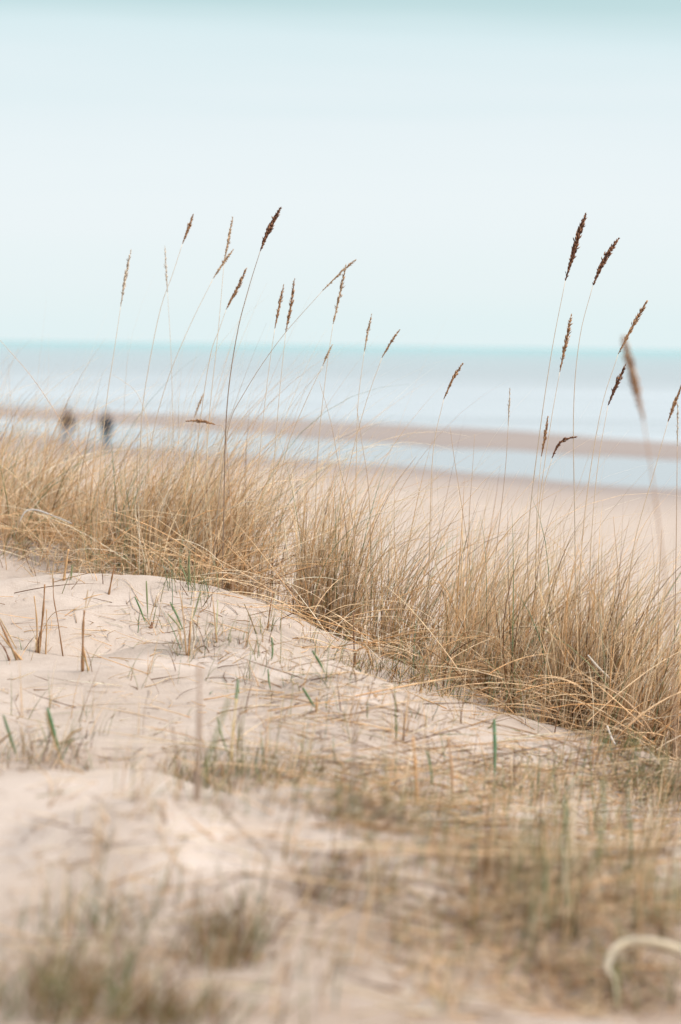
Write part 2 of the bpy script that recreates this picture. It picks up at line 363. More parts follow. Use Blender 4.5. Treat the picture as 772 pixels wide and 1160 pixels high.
def blades(root, az, th0, curl, length, width, col, seg=9, wig=.12, power=1.4, clamp=True, droop=None):
    """three sided tapered blades. az azimuth of lean, th0 angle from upright at the root, curl extra angle gained at the tip"""
    n = len(root); s = np.linspace(0, 1, seg)
    th = th0[:, None] + curl[:, None] * s[None] ** power
    if droop is not None: th = th + droop[:, None] * smooth(.55, 1.0, s)[None]
    ph = az[:, None] + wig * rng.normal(size=(n, 1)) * s[None] * 2 + wig * .4 * np.sin(s[None] * 7 + rng.random((n, 1)) * 6)
    D = np.stack([np.sin(th) * np.cos(ph), np.sin(th) * np.sin(ph), np.cos(th)], -1)
    st = (length / (seg - 1))[:, None, None]
    Pt = root[:, None, :] + np.concatenate([np.zeros((n, 1, 3)), np.cumsum(D[:, :-1] * st, 1)], 1)
    if clamp:
        gz = H(Pt[:, :, 0], Pt[:, :, 1]); lo = gz + .004
        Pt[:, 1:, 2] = np.maximum(Pt[:, 1:, 2], lo[:, 1:])
    side = np.cross(D, np.array([0, 0, 1.0])); side /= np.linalg.norm(side, axis=-1, keepdims=True) + 1e-9
    r = rng.random((n, 1)) * 6.28
    up = np.cross(side, D)
    W = width[:, None] * np.clip(1.05 - s[None] ** 2.2, .12, 1) * .5
    rings = []
    for k, (a, b) in enumerate(((-1, 0), (1, 0), (0, .45))):
        ca, sa = np.cos(r), np.sin(r)
        aa = a * ca - b * sa; bb = a * sa + b * ca
        rings.append(Pt + side * (W * aa)[..., None] + up * (W * bb)[..., None])
    V = np.stack(rings, 2)                                    # n,seg,3,3
    base = (np.arange(n) * seg * 3)[:, None, None]
    j = (np.arange(seg - 1) * 3)[None, :, None]
    q = []
    for k in range(3):
        k2 = (k + 1) % 3
        q.append(np.stack([base + j + k + 0 * base, base + j + k2, base + j + 3 + k2, base + j + 3 + k], -1))
    F = np.concatenate(q, 2).reshape(-1, 4)
    T = np.repeat(col[:, None, :], seg, 1)
    # the sheath at the foot is browner, the dry tip paler
    f = s[None, :, None]
    T = T * (1 - .28 * (1 - f) ** 3 * np.array([.6, 1, 1.3])[None, None]) + .05 * f ** 3
    T = np.repeat(T[:, :, None, :], 3, 2)
    return V.reshape(-1, 3), F, T.reshape(-1, 3)
class Acc:
    def __init__(s): s.V = []; s.F = []; s.T = []; s.n = 0
    def add(s, V, F, T):
        if len(V) == 0: return
        s.V.append(V); s.F.append(F + s.n); s.T.append(T); s.n += len(V)
    def build(s, name, mat, parent=None):
        return mesh_from(name, np.concatenate(s.V), np.concatenate(s.F), mat, parent, np.concatenate(s.T))

def straw_cols(n, green=.0, brown=.0, sat=1.0):
    c = C_STRAW[rng.choice(len(C_STRAW), n, p=C_STRAW_W)].copy()
    m = rng.random(n) < .30; c[m] = c[m] * .6 + np.array([.80, .72, .58]) * .4
    u = rng.random(n)
    g = u < green; c[g] = C_GREEN[rng.integers(0, len(C_GREEN), g.sum())]
    b = (u >= green) & (u < green + brown); c[b] = C_BROWN[rng.integers(0, len(C_BROWN), b.sum())]
    return np.clip(c * rng.uniform(.85, 1.12, (n, 1)), 0, .92)

def mass(acc, cx, cy, n, lean=.45, spread=.42, lmin=.4, lmax=.8, w=.0031, green=.06, brown=.07, curl=.85, az=0.0, azs=.95, seg=9):
    """shoots of marram grass: the leaves of a shoot share a root"""
    ns = len(cx); k = rng.integers(0, ns, n)
    root = np.stack([cx[k] + rng.normal(size=n) * .007, cy[k] + rng.normal(size=n) * .007], 1)
    z = H(root[:, 0], root[:, 1]) - .012
    root = np.c_[root, z]
    a = az + rng.normal(size=n) * azs
    th0 = np.clip(rng.normal(size=n) * spread * .55 + lean * .5, -.5, 1.2)
    cu = np.clip(rng.normal(size=n) * .5 + curl, -.4, 2.4)
    ln = lmin * .7 + (lmax * 1.1 - lmin * .7) * rng.beta(1.7, 2.0, n)
    ln = ln * (1 - .20 * smooth(-.5, -.95, root[:, 0]))
    acc.add(*blades(root, a, th0, cu, ln, w * rng.uniform(.5, 1.3, n), straw_cols(n, green, brown), seg=seg))

def fallen(acc, cx, cy, n, lmin=.2, lmax=.6, w=.0028, green=.02, brown=.08):
    k = rng.integers(0, len(cx), n)
    root = np.stack([cx[k] + rng.normal(size=n) * .05, cy[k] + rng.normal(size=n) * .05], 1)
    root = np.c_[root, H(root[:, 0], root[:, 1]) + rng.uniform(0, .10, n)]
    a = rng.uniform(0, 6.28, n); m = rng.random(n) < .6; a[m] = rng.normal(size=m.sum()) * .6 + rng.choice([0, math.pi], m.sum(), p=[.6, .4])
    acc.add(*blades(root, a, rng.uniform(.7, 1.4, n), rng.uniform(.1, 1.1, n), rng.uniform(lmin, lmax, n), w * rng.uniform(.6, 1.2, n), straw_cols(n, green, brown) * 1.06, seg=9, power=1.0))

def along_ridge(n, off_lo, off_hi, x_lo=-2.6, x_hi=2.3, lump=True):
    x = rng.uniform(x_lo, x_hi, n * 3); o = rng.uniform(off_lo, off_hi, n * 3)
    y = ridge_y(x) + o
    if lump:
        d = vnoise(x * 2.1 + 40, y * 1.6) + .5 * vnoise(x * 6 + 11, y * 5)
        keep = d > -.03
        x, y = x[keep], y[keep]
    return x[:n], y[:n]

grass = Acc()
x, y = along_ridge(420, .02, 1.0); mass(grass, x, y, 1750, lmin=.30, lmax=.70)
x, y = along_ridge(260, .8, 2.6, -3.2, 3.0); mass(grass, x, y, 850, lmin=.40, lmax=.90, lean=.85, w=.0028)
x, y = along_ridge(200, -.12, .06, lump=True); mass(grass, x, y, 900, lmin=.10, lmax=.34, green=.22, w=.0022, curl=.5, spread=.6, azs=1.6)
x, y = along_ridge(260, -.02, .8); fallen(grass, x, y, 1100)
x, y = along_ridge(260, 2.5, 6.0, -5, 5); mass(grass, x, y, 700, lmin=.40, lmax=.8, w=.003, seg=7, lean=.85)
x, y = along_ridge(300, .1, 1.6, lump=False); mass(grass, x, y, 750, lmin=.65, lmax=1.02, w=.0019, lean=.7, curl=.95, spread=.5, azs=.5, seg=11)
x, y = along_ridge(160, .1, 1.2, -1.7, -.1, lump=False); mass(grass, x, y, 420, lmin=.75, lmax=1.10, w=.0019, lean=.75, curl=.7, spread=.5, azs=.5, seg=11)
x, y = along_ridge(160, -.38, .05); mass(grass, x, y, 420, lmin=.08, lmax=.34, green=.2, brown=.15, w=.0024, spread=.8, azs=1.6)
x, y = along_ridge(160, -.30, .10, -1.4, 1.3, lump=False); fallen(grass, x, y, 420, lmin=.12, lmax=.45)
# neighbours out of frame
for lo, hi in ((-6.5, -2.5), (2.2, 5.5)):
    x = rng.uniform(lo, hi, 260); y = ridge_y(x) + rng.uniform(0, 3.5, 260); mass(grass, x, y, 900, seg=7, w=.003)
tag(grass.build('dune_grass', M_BLADE), 'thin straw coloured marram grass growing all along the dune crest', 'dune grass', kind='stuff')

# clumps that stand out of the mass
def clump(px, d, rx, ry, n, label, **kw):
    n = int(n * .42); X0 = (px - 386) / FPX * d
    a = Acc(); m = max(20, n // 12)
    cx = X0 + rng.normal(size=m) * rx; cy = d + np.abs(rng.normal(size=m)) * ry
    mass(a, cx, cy, n, **kw)
    fl = max(12, n // 14); fallen(a, cx[:m // 2], cy[:m // 2], fl, lmin=.2, lmax=.5)
    r = empty('grass_clump', (X0, d, H1(X0, d)))
    lf = a.build('leaves', M_BLADE, r)
    tag(r, label, 'grass clump', 'dense clumps of straw grass on the dune crest'); return r
BR = dict(green=.05, brown=.09)
clump(170, 7.85, .14, .16, 1700, 'dense brown grass clump on the crest above the left sand slope', lmin=.35, lmax=.62, **BR)
clump(240, 7.7, .10, .14, 900, 'brown grass clump just right of the densest clump on the left', lmin=.35, lmax=.60, **BR)
clump(20, 8.3, .13, .12, 800, 'loose wind combed grass clump at the left edge, with green shoots at its foot', lmin=.40, lmax=.72, green=.12, brown=.05, lean=.8)
clump(372, 7.25, .07, .07, 900, 'upright golden grass clump on the crest at the middle of the picture', lmin=.35, lmax=.62, lean=.2, curl=.55)
clump(470, 7.15, .10, .10, 800, 'thin golden grass clump right of the upright middle clump', lmin=.35, lmax=.65)
clump(590, 6.75, .10, .10, 1000, 'grass clump arching flat over the sand at the foot of the tall right stalks', lmin=.35, lmax=.62, curl=.9, **BR)
clump(668, 6.5, .08, .09, 1300, 'thick warm brown grass clump, densest of the right side', lmin=.38, lmax=.64, lean=.2, curl=.6, green=.03, brown=.2)
clump(752, 6.25, .09, .10, 900, 'brown grass clump at the right edge above the green mossy hollow', lmin=.34, lmax=.60, **BR)

# ------------------------------------------------------------------ tubes for stems
def tube(path, rad, col, sides=6, col2=None):
    path = np.asarray(path, float)
    n = len(path); rad = np.broadcast_to(rad, n) if np.ndim(rad) else np.full(n, rad)
    t = np.gradient(path, axis=0); t /= np.linalg.norm(t, axis=1, keepdims=True) + 1e-12
    ref = np.array([0, 1, .2]); a = np.cross(t, ref); a /= np.linalg.norm(a, axis=1, keepdims=True) + 1e-12; b = np.cross(t, a)
    ang = np.arange(sides) / sides * 2 * math.pi
    V = path[:, None] + rad[:, None, None] * (np.cos(ang)[None, :, None] * a[:, None] + np.sin(ang)[None, :, None] * b[:, None])
    V = np.concatenate([V.reshape(-1, 3), path[:1], path[-1:]])
    F = []
    for i in range(n - 1):
        for k in range(sides):
            k2 = (k + 1) % sides; F.append((i * sides + k, i * sides + k2, (i + 1) * sides + k2, (i + 1) * sides + k))
    e0, e1 = n * sides, n * sides + 1
    for k in range(0, sides, 2):
        F.append((e0, (k + 2) % sides, (k + 1) % sides, k)); m = (n - 1) * sides
        F.append((e1, m + k, m + (k + 1) % sides, m + (k + 2) % sides))
    c = np.array(col, float); T = np.tile(c, (len(V), 1))
    if col2 is not None:
        f = np.repeat(np.linspace(0, 1, n), sides)[:, None]; T[:n * sides] = c * (1 - f) + np.array(col2) * f
    return V, np.array(F), T
def spline(pts, n):
    pts = np.asarray(pts, float); k = len(pts)
    if k == 2: return pts[0] + (pts[1] - pts[0]) * np.linspace(0, 1, n)[:, None]
    e = np.vstack([2 * pts[0] - pts[1], pts, 2 * pts[-1] - pts[-2]]); o = []
    for u in np.linspace(0, k - 1 - 1e-6, n):
        i = int(u); f = u - i; p0, p1, p2, p3 = e[i:i + 4]
        o.append(.5 * (2 * p1 + (p2 - p0) * f + (2 * p0 - 5 * p1 + 4 * p2 - p3) * f * f + (3 * p1 - p0 - 3 * p2 + p3) * f ** 3))
    return np.array(o)

def seed_head(path, wmax, cols, n=120, lumpy=.3, parent=None, seedn=0):
    """spike of overlapping husks set all round the upper stem"""
    r_ = np.random.default_rng(seedn + 100)
    Lh = np.linalg.norm(np.diff(path, axis=0), axis=1).sum()
    a = Acc(); sp = spline(path, 60)                         # base -> tip
    V, F, T = tube(sp, np.interp(np.linspace(0, 1, 60), [0, .35, .8, 1], [.0011, wmax * .30, wmax * .18, .0005]), cols[0]); a.add(V, F, T)
    u = np.sort(r_.random(n) ** .9 * .97)
    prof = np.interp(u, [0, .12, .35, .55, .85, 1], [.22, .5, .9, 1.0, .5, .04]); wmax = wmax * 1.2
    lump = 1 + lumpy * np.sin(u * 23 + r_.random() * 6) * r_.uniform(.5, 1, n)
    pos = np.stack([np.interp(u * 59, np.arange(60), sp[:, k]) for k in range(3)], 1)
    tg = np.gradient(sp, axis=0); tg = np.stack([np.interp(u * 59, np.arange(60), tg[:, k]) for k in range(3)], 1); tg /= np.linalg.norm(tg, axis=1, keepdims=True)
    s1 = np.cross(tg, [0, 1, .1]); s1 /= np.linalg.norm(s1, axis=1, keepdims=True); s2 = np.cross(tg, s1)
    an = r_.random(n) * 6.283; od = s1 * np.cos(an)[:, None] + s2 * np.sin(an)[:, None]
    R = wmax * .5 * prof * lump; hl = np.clip(Lh * .085, .007, .016) * r_.uniform(.75, 1.2, n) * (.35 + .65 * prof); hw = .0011 + .0012 * prof * (wmax / .014)
    V = []; F = []; T = []
    for i in range(n):
        p = pos[i] + od[i] * R[i] * .45; d = tg[i] + od[i] * (r_.uniform(.1, .42) if r_.random() < .82 else r_.uniform(.5, .95)); d /= np.linalg.norm(d); q = np.cross(d, od[i]); q /= np.linalg.norm(q)
        o2 = np.cross(q, d); m = p + d * hl[i] * .45; b0 = len(V)
        V += [p, m + q * hw[i], m + o2 * hw[i] * .7, m - q * hw[i], m - o2 * hw[i] * .7, p + d * hl[i]]
        F += [(b0, b0 + 1, b0 + 2, b0), (b0, b0 + 2, b0 + 3, b0), (b0, b0 + 3, b0 + 4, b0), (b0, b0 + 4, b0 + 1, b0),
              (b0 + 5, b0 + 2, b0 + 1, b0 + 5), (b0 + 5, b0 + 3, b0 + 2, b0 + 5), (b0 + 5, b0 + 4, b0 + 3, b0 + 5), (b0 + 5, b0 + 1, b0 + 4, b0 + 5)]
        c = np.array(cols[r_.integers(0, len(cols))]) * r_.uniform(.75, 1.25); T += [c] * 6
    Vh = np.array(V); Fh = np.array([f[:3] for f in F]); Th = np.array(T)
    # triangles and quads kept apart: core as quads split into triangles
    Vc, Fc, Tc = a.V[0], a.F[0], a.T[0]
    Ft = np.concatenate([Fc[:, [0, 1, 2]], Fc[:, [0, 2, 3]]]); ok = (Ft[:, 0] != Ft[:, 1]) & (Ft[:, 1] != Ft[:, 2]) & (Ft[:, 0] != Ft[:, 2])
    return mesh_from('seed_head', np.concatenate([Vc, Vh]), np.concatenate([Ft[ok], Fh + len(Vc)]), M_SEED, parent, np.concatenate([Tc, Th]), smooth_shade=False)

DARK = [(.11, .048, .028), (.15, .070, .038), (.08, .038, .024), (.24, .12, .065)]
BRWN = [(.25, .135, .07), (.33, .18, .09), (.17, .09, .05), (.42, .26, .15)]
TANN = [(.38, .25, .15), (.30, .19, .12), (.46, .33, .21), (.24, .15, .10)]
PALE = [(.44, .36, .28), (.36, .28, .22), (.52, .43, .33)]
def stalk(label, head, stem, d, w=.013, cols=BRWN, rs=.0012, n=110, lumpy=.3, stemcol=(.42, .32, .22), leaf=None, lean_d=0.0, foot=None, nm='seed_stalk', group='tall seed stalks rising from the dune grass'):
    """head: picture points tip..base; stem: further points down to where the grass hides it"""
    pts = list(head) + list(stem)
    ys = np.array([p[1] for p in pts], float); span = ys.max() - ys.min() + 1
    def dep(p): return d + lean_d * (ys.max() - p[1]) / span
    W = [P(p[0], p[1], dep(p)) for p in pts]
    if foot is None:
        a, b = W[-2], W[-1]; dx = (b[0] - a[0]) / max(1e-3, a[2] - b[2])
        g0 = H1(b[0], d); h = b[2] - g0; fx = b[0] + dx * max(h, 0) * .5
        W.append(np.array([fx, d, H1(fx, d) - .01]))
    else: 
        g = G(*foot); W.append(np.array([g[0], g[1], g[2] - .01]))
    root = W[-1]
    r = empty(nm, root)
    nh = len(head)
    down = W[nh - 1:][::-1]
    sp = spline(np.array(down), 26)
    a = Acc(); a.add(*tube(sp, np.linspace(rs * 1.2, rs * .5, len(sp)), np.array(stemcol) * .9, 6, np.array(stemcol) * 1.3))
    a.build('stem', M_STEM, r)
    if w > 0:
        seed_head(np.array(W[:nh][::-1]), w, cols, n, lumpy, r, seedn=int(pts[0][0] * 7 + pts[0][1]))
    if leaf:
        u, ln, az = leaf; p = sp[int(u * 25)]
        lf = Acc(); lf.add(*blades(np.array([p]), np.array([az]), np.array([.25]), np.array([1.1]), np.array([ln]), np.array([.004]), np.array([[.55, .4, .25]]), seg=12, clamp=False))
        lf.build('leaf', M_BLADE, r)
    tag(r, label, 'seed stalk', group)
    return r

stalk('thin grey seed stalk, the leftmost one reaching above the horizon', [(149, 282), (142, 316), (137, 347)], [(130, 395), (121.5, 452), (113, 540)], 7.6, .010, PALE, n=70, lumpy=.2)
stalk('faint upright stalk with a needle thin head, left of the brown leaning head', [(187, 278), (188.5, 305), (190, 331)], [(194, 400), (196, 470), (199, 560)], 8.0, .006, PALE, .001, n=45)
stalk('tall stalk with a smooth brown spindle head, second highest on the left side', [(219.5, 242), (214, 258), (207, 276)], [(196, 310), (181, 354), (165, 438), (160, 488), (158, 570)], 7.7, .012, BRWN, n=100, lumpy=.12)
stalk('straight stalk whose long narrow head is crossed low down by another leaning head', [(264, 245), (259, 272), (254, 298)], [(247, 380), (237.5, 470), (232, 570)], 7.6, .009, TANN, n=75)
stalk('leaning stalk whose tan head crosses behind the foot of a straighter narrow head', [(265, 282), (254, 297), (242, 315)], [(214, 372), (189, 434), (172, 500), (160, 590)], 7.7, .010, TANN, n=75, lumpy=.5)
stalk('stalk with a ragged brown head just left of the tallest dark one', [(280, 303), (270, 325), (256.5, 350.5)], [(248, 375), (239, 401), (228, 470), (219, 560)], 7.5, .012, BRWN, n=95, lumpy=.35)
stalk('tallest stalk of the left half, dark stem and thick dark brown lumpy head', [(319, 234), (306, 258), (295, 284.5)], [(281, 330), (268, 383), (257, 467), (253.5, 601)], 7.2, .017, DARK, .0017, n=190, lumpy=.45, stemcol=(.20, .14, .10))
stalk('left one of two close upright stalks with small brown heads', [(322, 321.5), (317, 345), (311.6, 372)], [(302.5, 437.6), (291.7, 546), (288, 620)], 7.4, .010, BRWN, n=80, lumpy=.3)
stalk('right one of two close upright stalks with small brown heads', [(334, 315), (330, 345), (324, 376)], [(317, 445), (310.5, 528), (306, 610)], 7.4, .010, BRWN, n=90, lumpy=.3)
stalk('long slanting stalk whose thin pale head points far to the right', [(404, 293.6), (388, 307), (366, 329)], [(317, 385), (277, 445), (258, 490), (245, 600)], 7.3, .007, TANN, n=70, stemcol=(.30, .22, .16))
stalk('upright stalk with a long slender head meeting the slanting stalk at its tip', [(392.5, 299), (386, 330), (377.6, 367)], [(369.6, 423), (360.6, 510), (357, 600)], 7.3, .008, TANN, n=80)
stalk('short leaning stalk with small tan head crossing the horizon at the centre', [(377, 390), (371, 402), (366, 414)], [(346, 456), (325, 510), (312, 580)], 7.4, .008, TANN, n=50)
stalk('slim upright stalk with a pale narrow head, just above the horizon right of centre', [(421.5, 355), (417, 376), (413, 398)], [(406, 456), (404, 520), (402, 620)], 7.4, .007, TANN, n=60)
stalk('leaning stalk with a tan head, rightmost of the left group', [(453.4, 373), (443, 388), (433, 405)], [(415, 456), (398, 520), (380, 610)], 7.3, .009, BRWN, n=65)
stalk('lone stalk with a small brown head below the horizon in the middle gap', [(525, 411), (514, 428), (503, 452)], [(492, 503), (488, 570), (486, 680)], 7.0, .010, BRWN, n=75)
stalk('tallest stalk of the right group with a fat dark brown head', [(664, 241), (654, 272), (640.7, 318)], [(626, 394), (612, 488), (599, 601), (599, 690)], 6.9, .018, DARK, .0015, n=200, lumpy=.18, stemcol=(.36, .29, .22))
stalk('tall stalk with a split dark head, right next to the tallest of the right group', [(701.7, 269), (686, 292), (672, 323)], [(657, 383), (650, 467), (651.6, 601), (652, 700)], 6.8, .017, DARK, .0014, n=180, lumpy=.4, stemcol=(.36, .29, .22))
stalk('shorter stalk with a slim ragged head between the two tall dark ones', [(648, 355), (642, 385), (634.5, 421)], [(624, 481), (610, 583), (606, 680)], 6.9, .011, BRWN, n=95, lumpy=.5)
stalk('stalk with a long tapering brown head near the right edge, above the horizon', [(734, 340), (719, 366), (700.6, 401)], [(680.6, 467), (662.5, 583), (655, 700)], 6.7, .011, BRWN, n=110, lumpy=.3)
stalk('stalk with a dark head standing wholly in front of the sea on the right', [(709.6, 412), (700, 433), (689, 459)], [(677, 532), (669, 630), (667, 720)], 6.7, .013, DARK, n=100, lumpy=.35)
stalk('stalk cut by the right edge with its brown head in front of the sea', [(773, 434), (765, 456), (757, 477.5)], [(742, 532), (717, 626), (708, 740)], 6.5, .011, BRWN, n=80)
stalk('short upright stalk with a small head in front of the tide pool', [(621, 471), (618, 493), (613.5, 517)], [(609, 570), (608, 619), (607, 700)], 6.9, .010, BRWN, n=70)
stalk('stalk with a crooked head bending sharply right over the tide pool', [(654.5, 494.6), (640, 498), (632, 505), (625.5, 519)], [(615, 561), (610, 633), (608, 710)], 6.8, .011, DARK, n=80, lumpy=.6)
stalk('bare straight stalk with a thin withered tip in front of the sea, right of centre', [(578, 439), (577, 460), (576, 482)], [(572, 540), (561, 637), (552, 730)], 7.0, .005, PALE, n=40, stemcol=(.30, .22, .16))
stalk('far right stalk standing bolt upright with a thin grey tip', [(768, 455), (768, 480), (767.5, 505)], [(767, 560), (766, 637), (764, 760)], 6.5, .005, PALE, .0015, n=40, stemcol=(.33, .24, .18))
stalk('blurred near stalk with a grey brown head leaning left against the sea', [(706, 380), (716, 420), (729, 476)], [(742, 560), (758, 700), (767, 880), (757, 1010)], 3.8, .016, BRWN, .0019, n=170, lumpy=.15, foot=(756, 1035), stemcol=(.30, .20, .14))
stalk('broken stalk with its brown head lying level over the grass', [(210, 477), (228, 477), (244, 481)], [(254, 486), (258, 520), (262, 590)], 7.2, .010, BRWN, n=90, lumpy=.4, stemcol=(.34, .22, .14))
stalk('faint short stalk with a blurred tan head above the level broken head', [(231, 445), (226, 458), (220, 474)], [(216, 500), (212, 540), (210, 600)], 8.1, .009, TANN, n=60)

# bare stems in the grass
def bare(label, pts, d, r=.0012, col=(.34, .24, .16), nm='bare_stalk', cat='dry stem', group='bare stems standing in the dune grass'):
    W = [P(a, b, d) for a, b in pts]; b = W[-1]; g = H1(b[0], d)
    if b[2] > g: W.append(np.array([b[0] + (b[0] - W[-2][0]) * .3, d, g - .01]))
    sp = spline(np.array(W[::-1]), 24); a = Acc(); a.add(*tube(sp, np.linspace(r * 1.2, r * .4, 24), col, 6, np.array(col) * 1.2))
    o = a.build(nm, M_STEM); o.data.transform(Matrix.Translation(-Vector(W[-1]))); o.location = W[-1]
    return tag(o, label, cat, group)
bare('long brown stem arching up to the left edge across the walking people', [(0, 385), (40, 432), (78, 492), (112, 554), (128, 610)], 7.6, .0014, (.42, .28, .18))
bare('dark bare stem leaning left, in front of the tide pool at the centre', [(362, 432), (375, 478), (385, 530), (396, 570), (402, 620)], 7.2)
bare('thin stem crossing to the left above the sand bar at centre', [(404, 458), (410, 500), (417, 545), (420, 610)], 7.2)
bare('thin left leaning stem right of the lone brown head', [(510, 483), (515, 520), (530, 619), (535, 690)], 7.0)
bare('pale upright stem between the lone brown head and the withered tip', [(538, 492), (535, 540), (532, 583), (528, 690)], 7.0, .001)
bare('stem kinked at its top near the two people', [(128, 425), (140, 432), (158, 450), (172, 500), (180, 580)], 7.9, .001, (.5, .4, .3))
bare('brown leaning stem among the right hand clumps', [(695, 585), (700, 640), (705, 700), (706, 790)], 6.5, .0014)
bare('upright dark stem rising out of the densest right clump', [(750, 600), (746, 680), (742, 800)], 6.3, .0014)
bare('short dark slanting stem in the golden grass right of the middle clump', [(486, 625), (470, 645), (450, 670), (440, 720)], 7.0, .0018, (.3, .2, .14))

# single leaves that catch the eye
def leaf(label, pts, d0, width, col, d1=None, nm='dry_leaf', cat='dry leaf', group='single dry leaves that stand out', ground_foot=False, acc=None, flat=.35):
    n = len(pts); ds = np.linspace(d0, d0 if d1 is None else d1, n)
    W = np.array([P(a, b, dd) for (a, b), dd in zip(pts, ds)])
    if ground_foot: W = np.vstack([W[:-1], G(*pts[-1])[None]])
    sp = spline(W, 26); t = np.gradient(sp, axis=0); t /= np.linalg.norm(t, axis=1, keepdims=True)
    side = np.cross(t, [0, 1, .25]); side /= np.linalg.norm(side, axis=1, keepdims=True); up = np.cross(side, t)
    s = np.linspace(0, 1, 26); w = width * .5 * np.clip(np.sin(np.clip(s * 1.05 + .12, 0, 1) * math.pi) ** .5, .15, 1)
    V = np.stack([sp - side * w[:, None], sp + up * (w * flat)[:, None], sp + side * w[:, None], sp + up * (w * flat - .0006)[:, None]], 1).reshape(-1, 3)
    F = [(i * 4 + k, i * 4 + (k + 1) % 4, (i + 1) * 4 + (k + 1) % 4, (i + 1) * 4 + k) for i in range(25) for k in range(4)]
    T = np.tile(np.array(col, float), (len(V), 1))
    if acc is not None: acc.add(V, np.array(F), T); return
    o = mesh_from(nm, V - sp[-1], F, M_BLADE, None, T); o.location = sp[-1]
    return tag(o, label, cat, group)
leaf('white bleached leaf hooked over at the left edge above the bare sand', [(82, 593), (62, 585), (42, 578), (30, 579), (23, 590), (17, 606)], 7.9, .006, (.80, .78, .76))
leaf('pale bleached leaf arching down out of the brown left clump onto the sand', [(212, 662), (190, 645), (170, 635), (150, 633)], 7.6, .006, (.70, .66, .60))
leaf('straw leaf arching over the front of the brown left clump', [(245, 590), (200, 583), (150, 578), (118, 588), (105, 620)], 7.6, .003, (.74, .60, .42))
leaf('pale straight leaf falling across the thick right clump', [(666, 742), (680, 758), (702, 778)], 6.3, .006, (.80, .74, .66))
leaf('short white leaf low in front of the thick right clump', [(688, 822), (694, 838), (704, 852)], 6.1, .006, (.82, .78, .74))
leaf('pale leaf arching right above the arching clump', [(622, 711), (600, 710), (580, 713), (560, 728), (548, 760)], 6.7, .005, (.74, .64, .50))
leaf('long pale leaf standing at the crest left of the arching clump', [(545, 705), (533, 735), (516, 775)], 6.75, .004, (.72, .62, .48))
leaf('cream leaf dropping down through the golden grass left of the middle clump', [(322, 590), (325, 620), (333, 655)], 7.2, .004, (.78, .68, .52))
leaf('long pale straw lying down the slope right of the brown knotted stem', [(412, 728), (440, 757), (480, 803)], 6.6, .009, (.66, .56, .44), d1=5.95)
leaf('long straw lying along the foot of the arching clump', [(520, 790), (580, 822), (650, 850), (740, 872)], 6.35, .006, (.60, .48, .32), d1=5.95)
leaf('level straw lying in front of the right edge clump', [(650, 826), (700, 838), (772, 850)], 6.2, .004, (.66, .54, .38), d1=6.0)
leaf('pale straw lying level left of the brown knotted stem', [(300, 755), (350, 752), (400, 738)], 6.3, .007, (.60, .50, .38), d1=6.5)

# the two far walkers and the near tufts are added below
# ------------------------------------------------------------------ dead stubs and tufts on the open sand
def root_depth(px, py): return G(px, py)[1]
def sprig(nm, label, cat, group, foot, stems=(), leaves=(), extra=0, exr=.02, exl=(.05, .12), exg=.5, stub=None, w=.0022):
    """foot: picture point on the sand; stems: (points top..bottom, radius, colour); leaves: same with a width"""
    g = G(*foot); r = empty(nm, g); d = g[1]
    if stems:
        a = Acc()
        for pts, rad, c in stems:
            W = np.array([P(x_, y_, d) for x_, y_ in pts]); W[-1, 2] = min(W[-1, 2], H1(W[-1, 0], d)) - .006
            sp = spline(W[::-1], 16); rr = .78 * rad * (1 + .25 * np.sin(np.linspace(0, 14, 16))) * np.linspace(1.15, .6, 16)
            a.add(*tube(sp, rr, c, 7, np.array(c) * 1.25))
        a.build('dead_stems', M_STEM, r)
    if leaves or extra:
        a = Acc()
        for pts, wd, c in leaves: leaf(None, pts, d, wd, c, acc=a)
        if extra:
            ro = np.stack([g[0] + rng.normal(size=extra) * exr, d + rng.normal(size=extra) * exr], 1); ro = np.c_[ro, H(ro[:, 0], ro[:, 1]) - .004]
            a.add(*blades(ro, rng.uniform(0, 6.28, extra), rng.uniform(.0, .7, extra), rng.uniform(0, .9, extra), rng.uniform(*exl, extra), w * rng.uniform(.5, 1.2, extra), straw_cols(extra, exg, .25), seg=7))
        a.build('leaves', M_BLADE, r)
    tag(r, label, cat, group); return r
B1 = (.22, .12, .06); B2 = (.36, .22, .11); B3 = (.15, .08, .05); GR = (.20, .30, .15); GR2 = (.33, .36, .20); STR = (.62, .47, .30)
GD = 'dead stubs on the bare sand'; GT = 'small grass tufts on the sand'
sprig('dead_stalk', 'bent brown stem kinked in the middle, standing alone on the sand', 'dead stem', GD, (101, 760),
      [([(96, 691), (94.5, 712), (94, 732)], .0042, B1), ([(94, 728), (97, 745), (101.5, 761)], .0030, B2)], [([(100, 668), (98, 680), (96, 695)], .003, STR), ([(107, 670), (101, 682), (97, 694)], .002, STR)], 5, .015)
sprig('dead_tussock', 'cluster of dark brown broken stems left of the lone bent stem', 'dead tussock', GD, (43, 740),
      [([(51, 662), (49, 695), (44, 739)], .0040, B1), ([(39, 675), (42, 705), (42, 735)], .0030, B2), ([(61, 655), (61, 676), (66, 705), (72, 732)], .0020, B1), ([(53, 690), (53, 715), (52, 734)], .0022, B2), ([(46, 715), (43, 728), (40, 741)], .0035, B3), ([(38, 741), (41, 745), (42, 750)], .003, B3)],
      [([(64, 620), (60, 650), (61, 676)], .003, STR), ([(87, 690), (62, 694), (50, 712), (46, 725)], .0016, B2)], 14, .03, (.03, .09), .4)
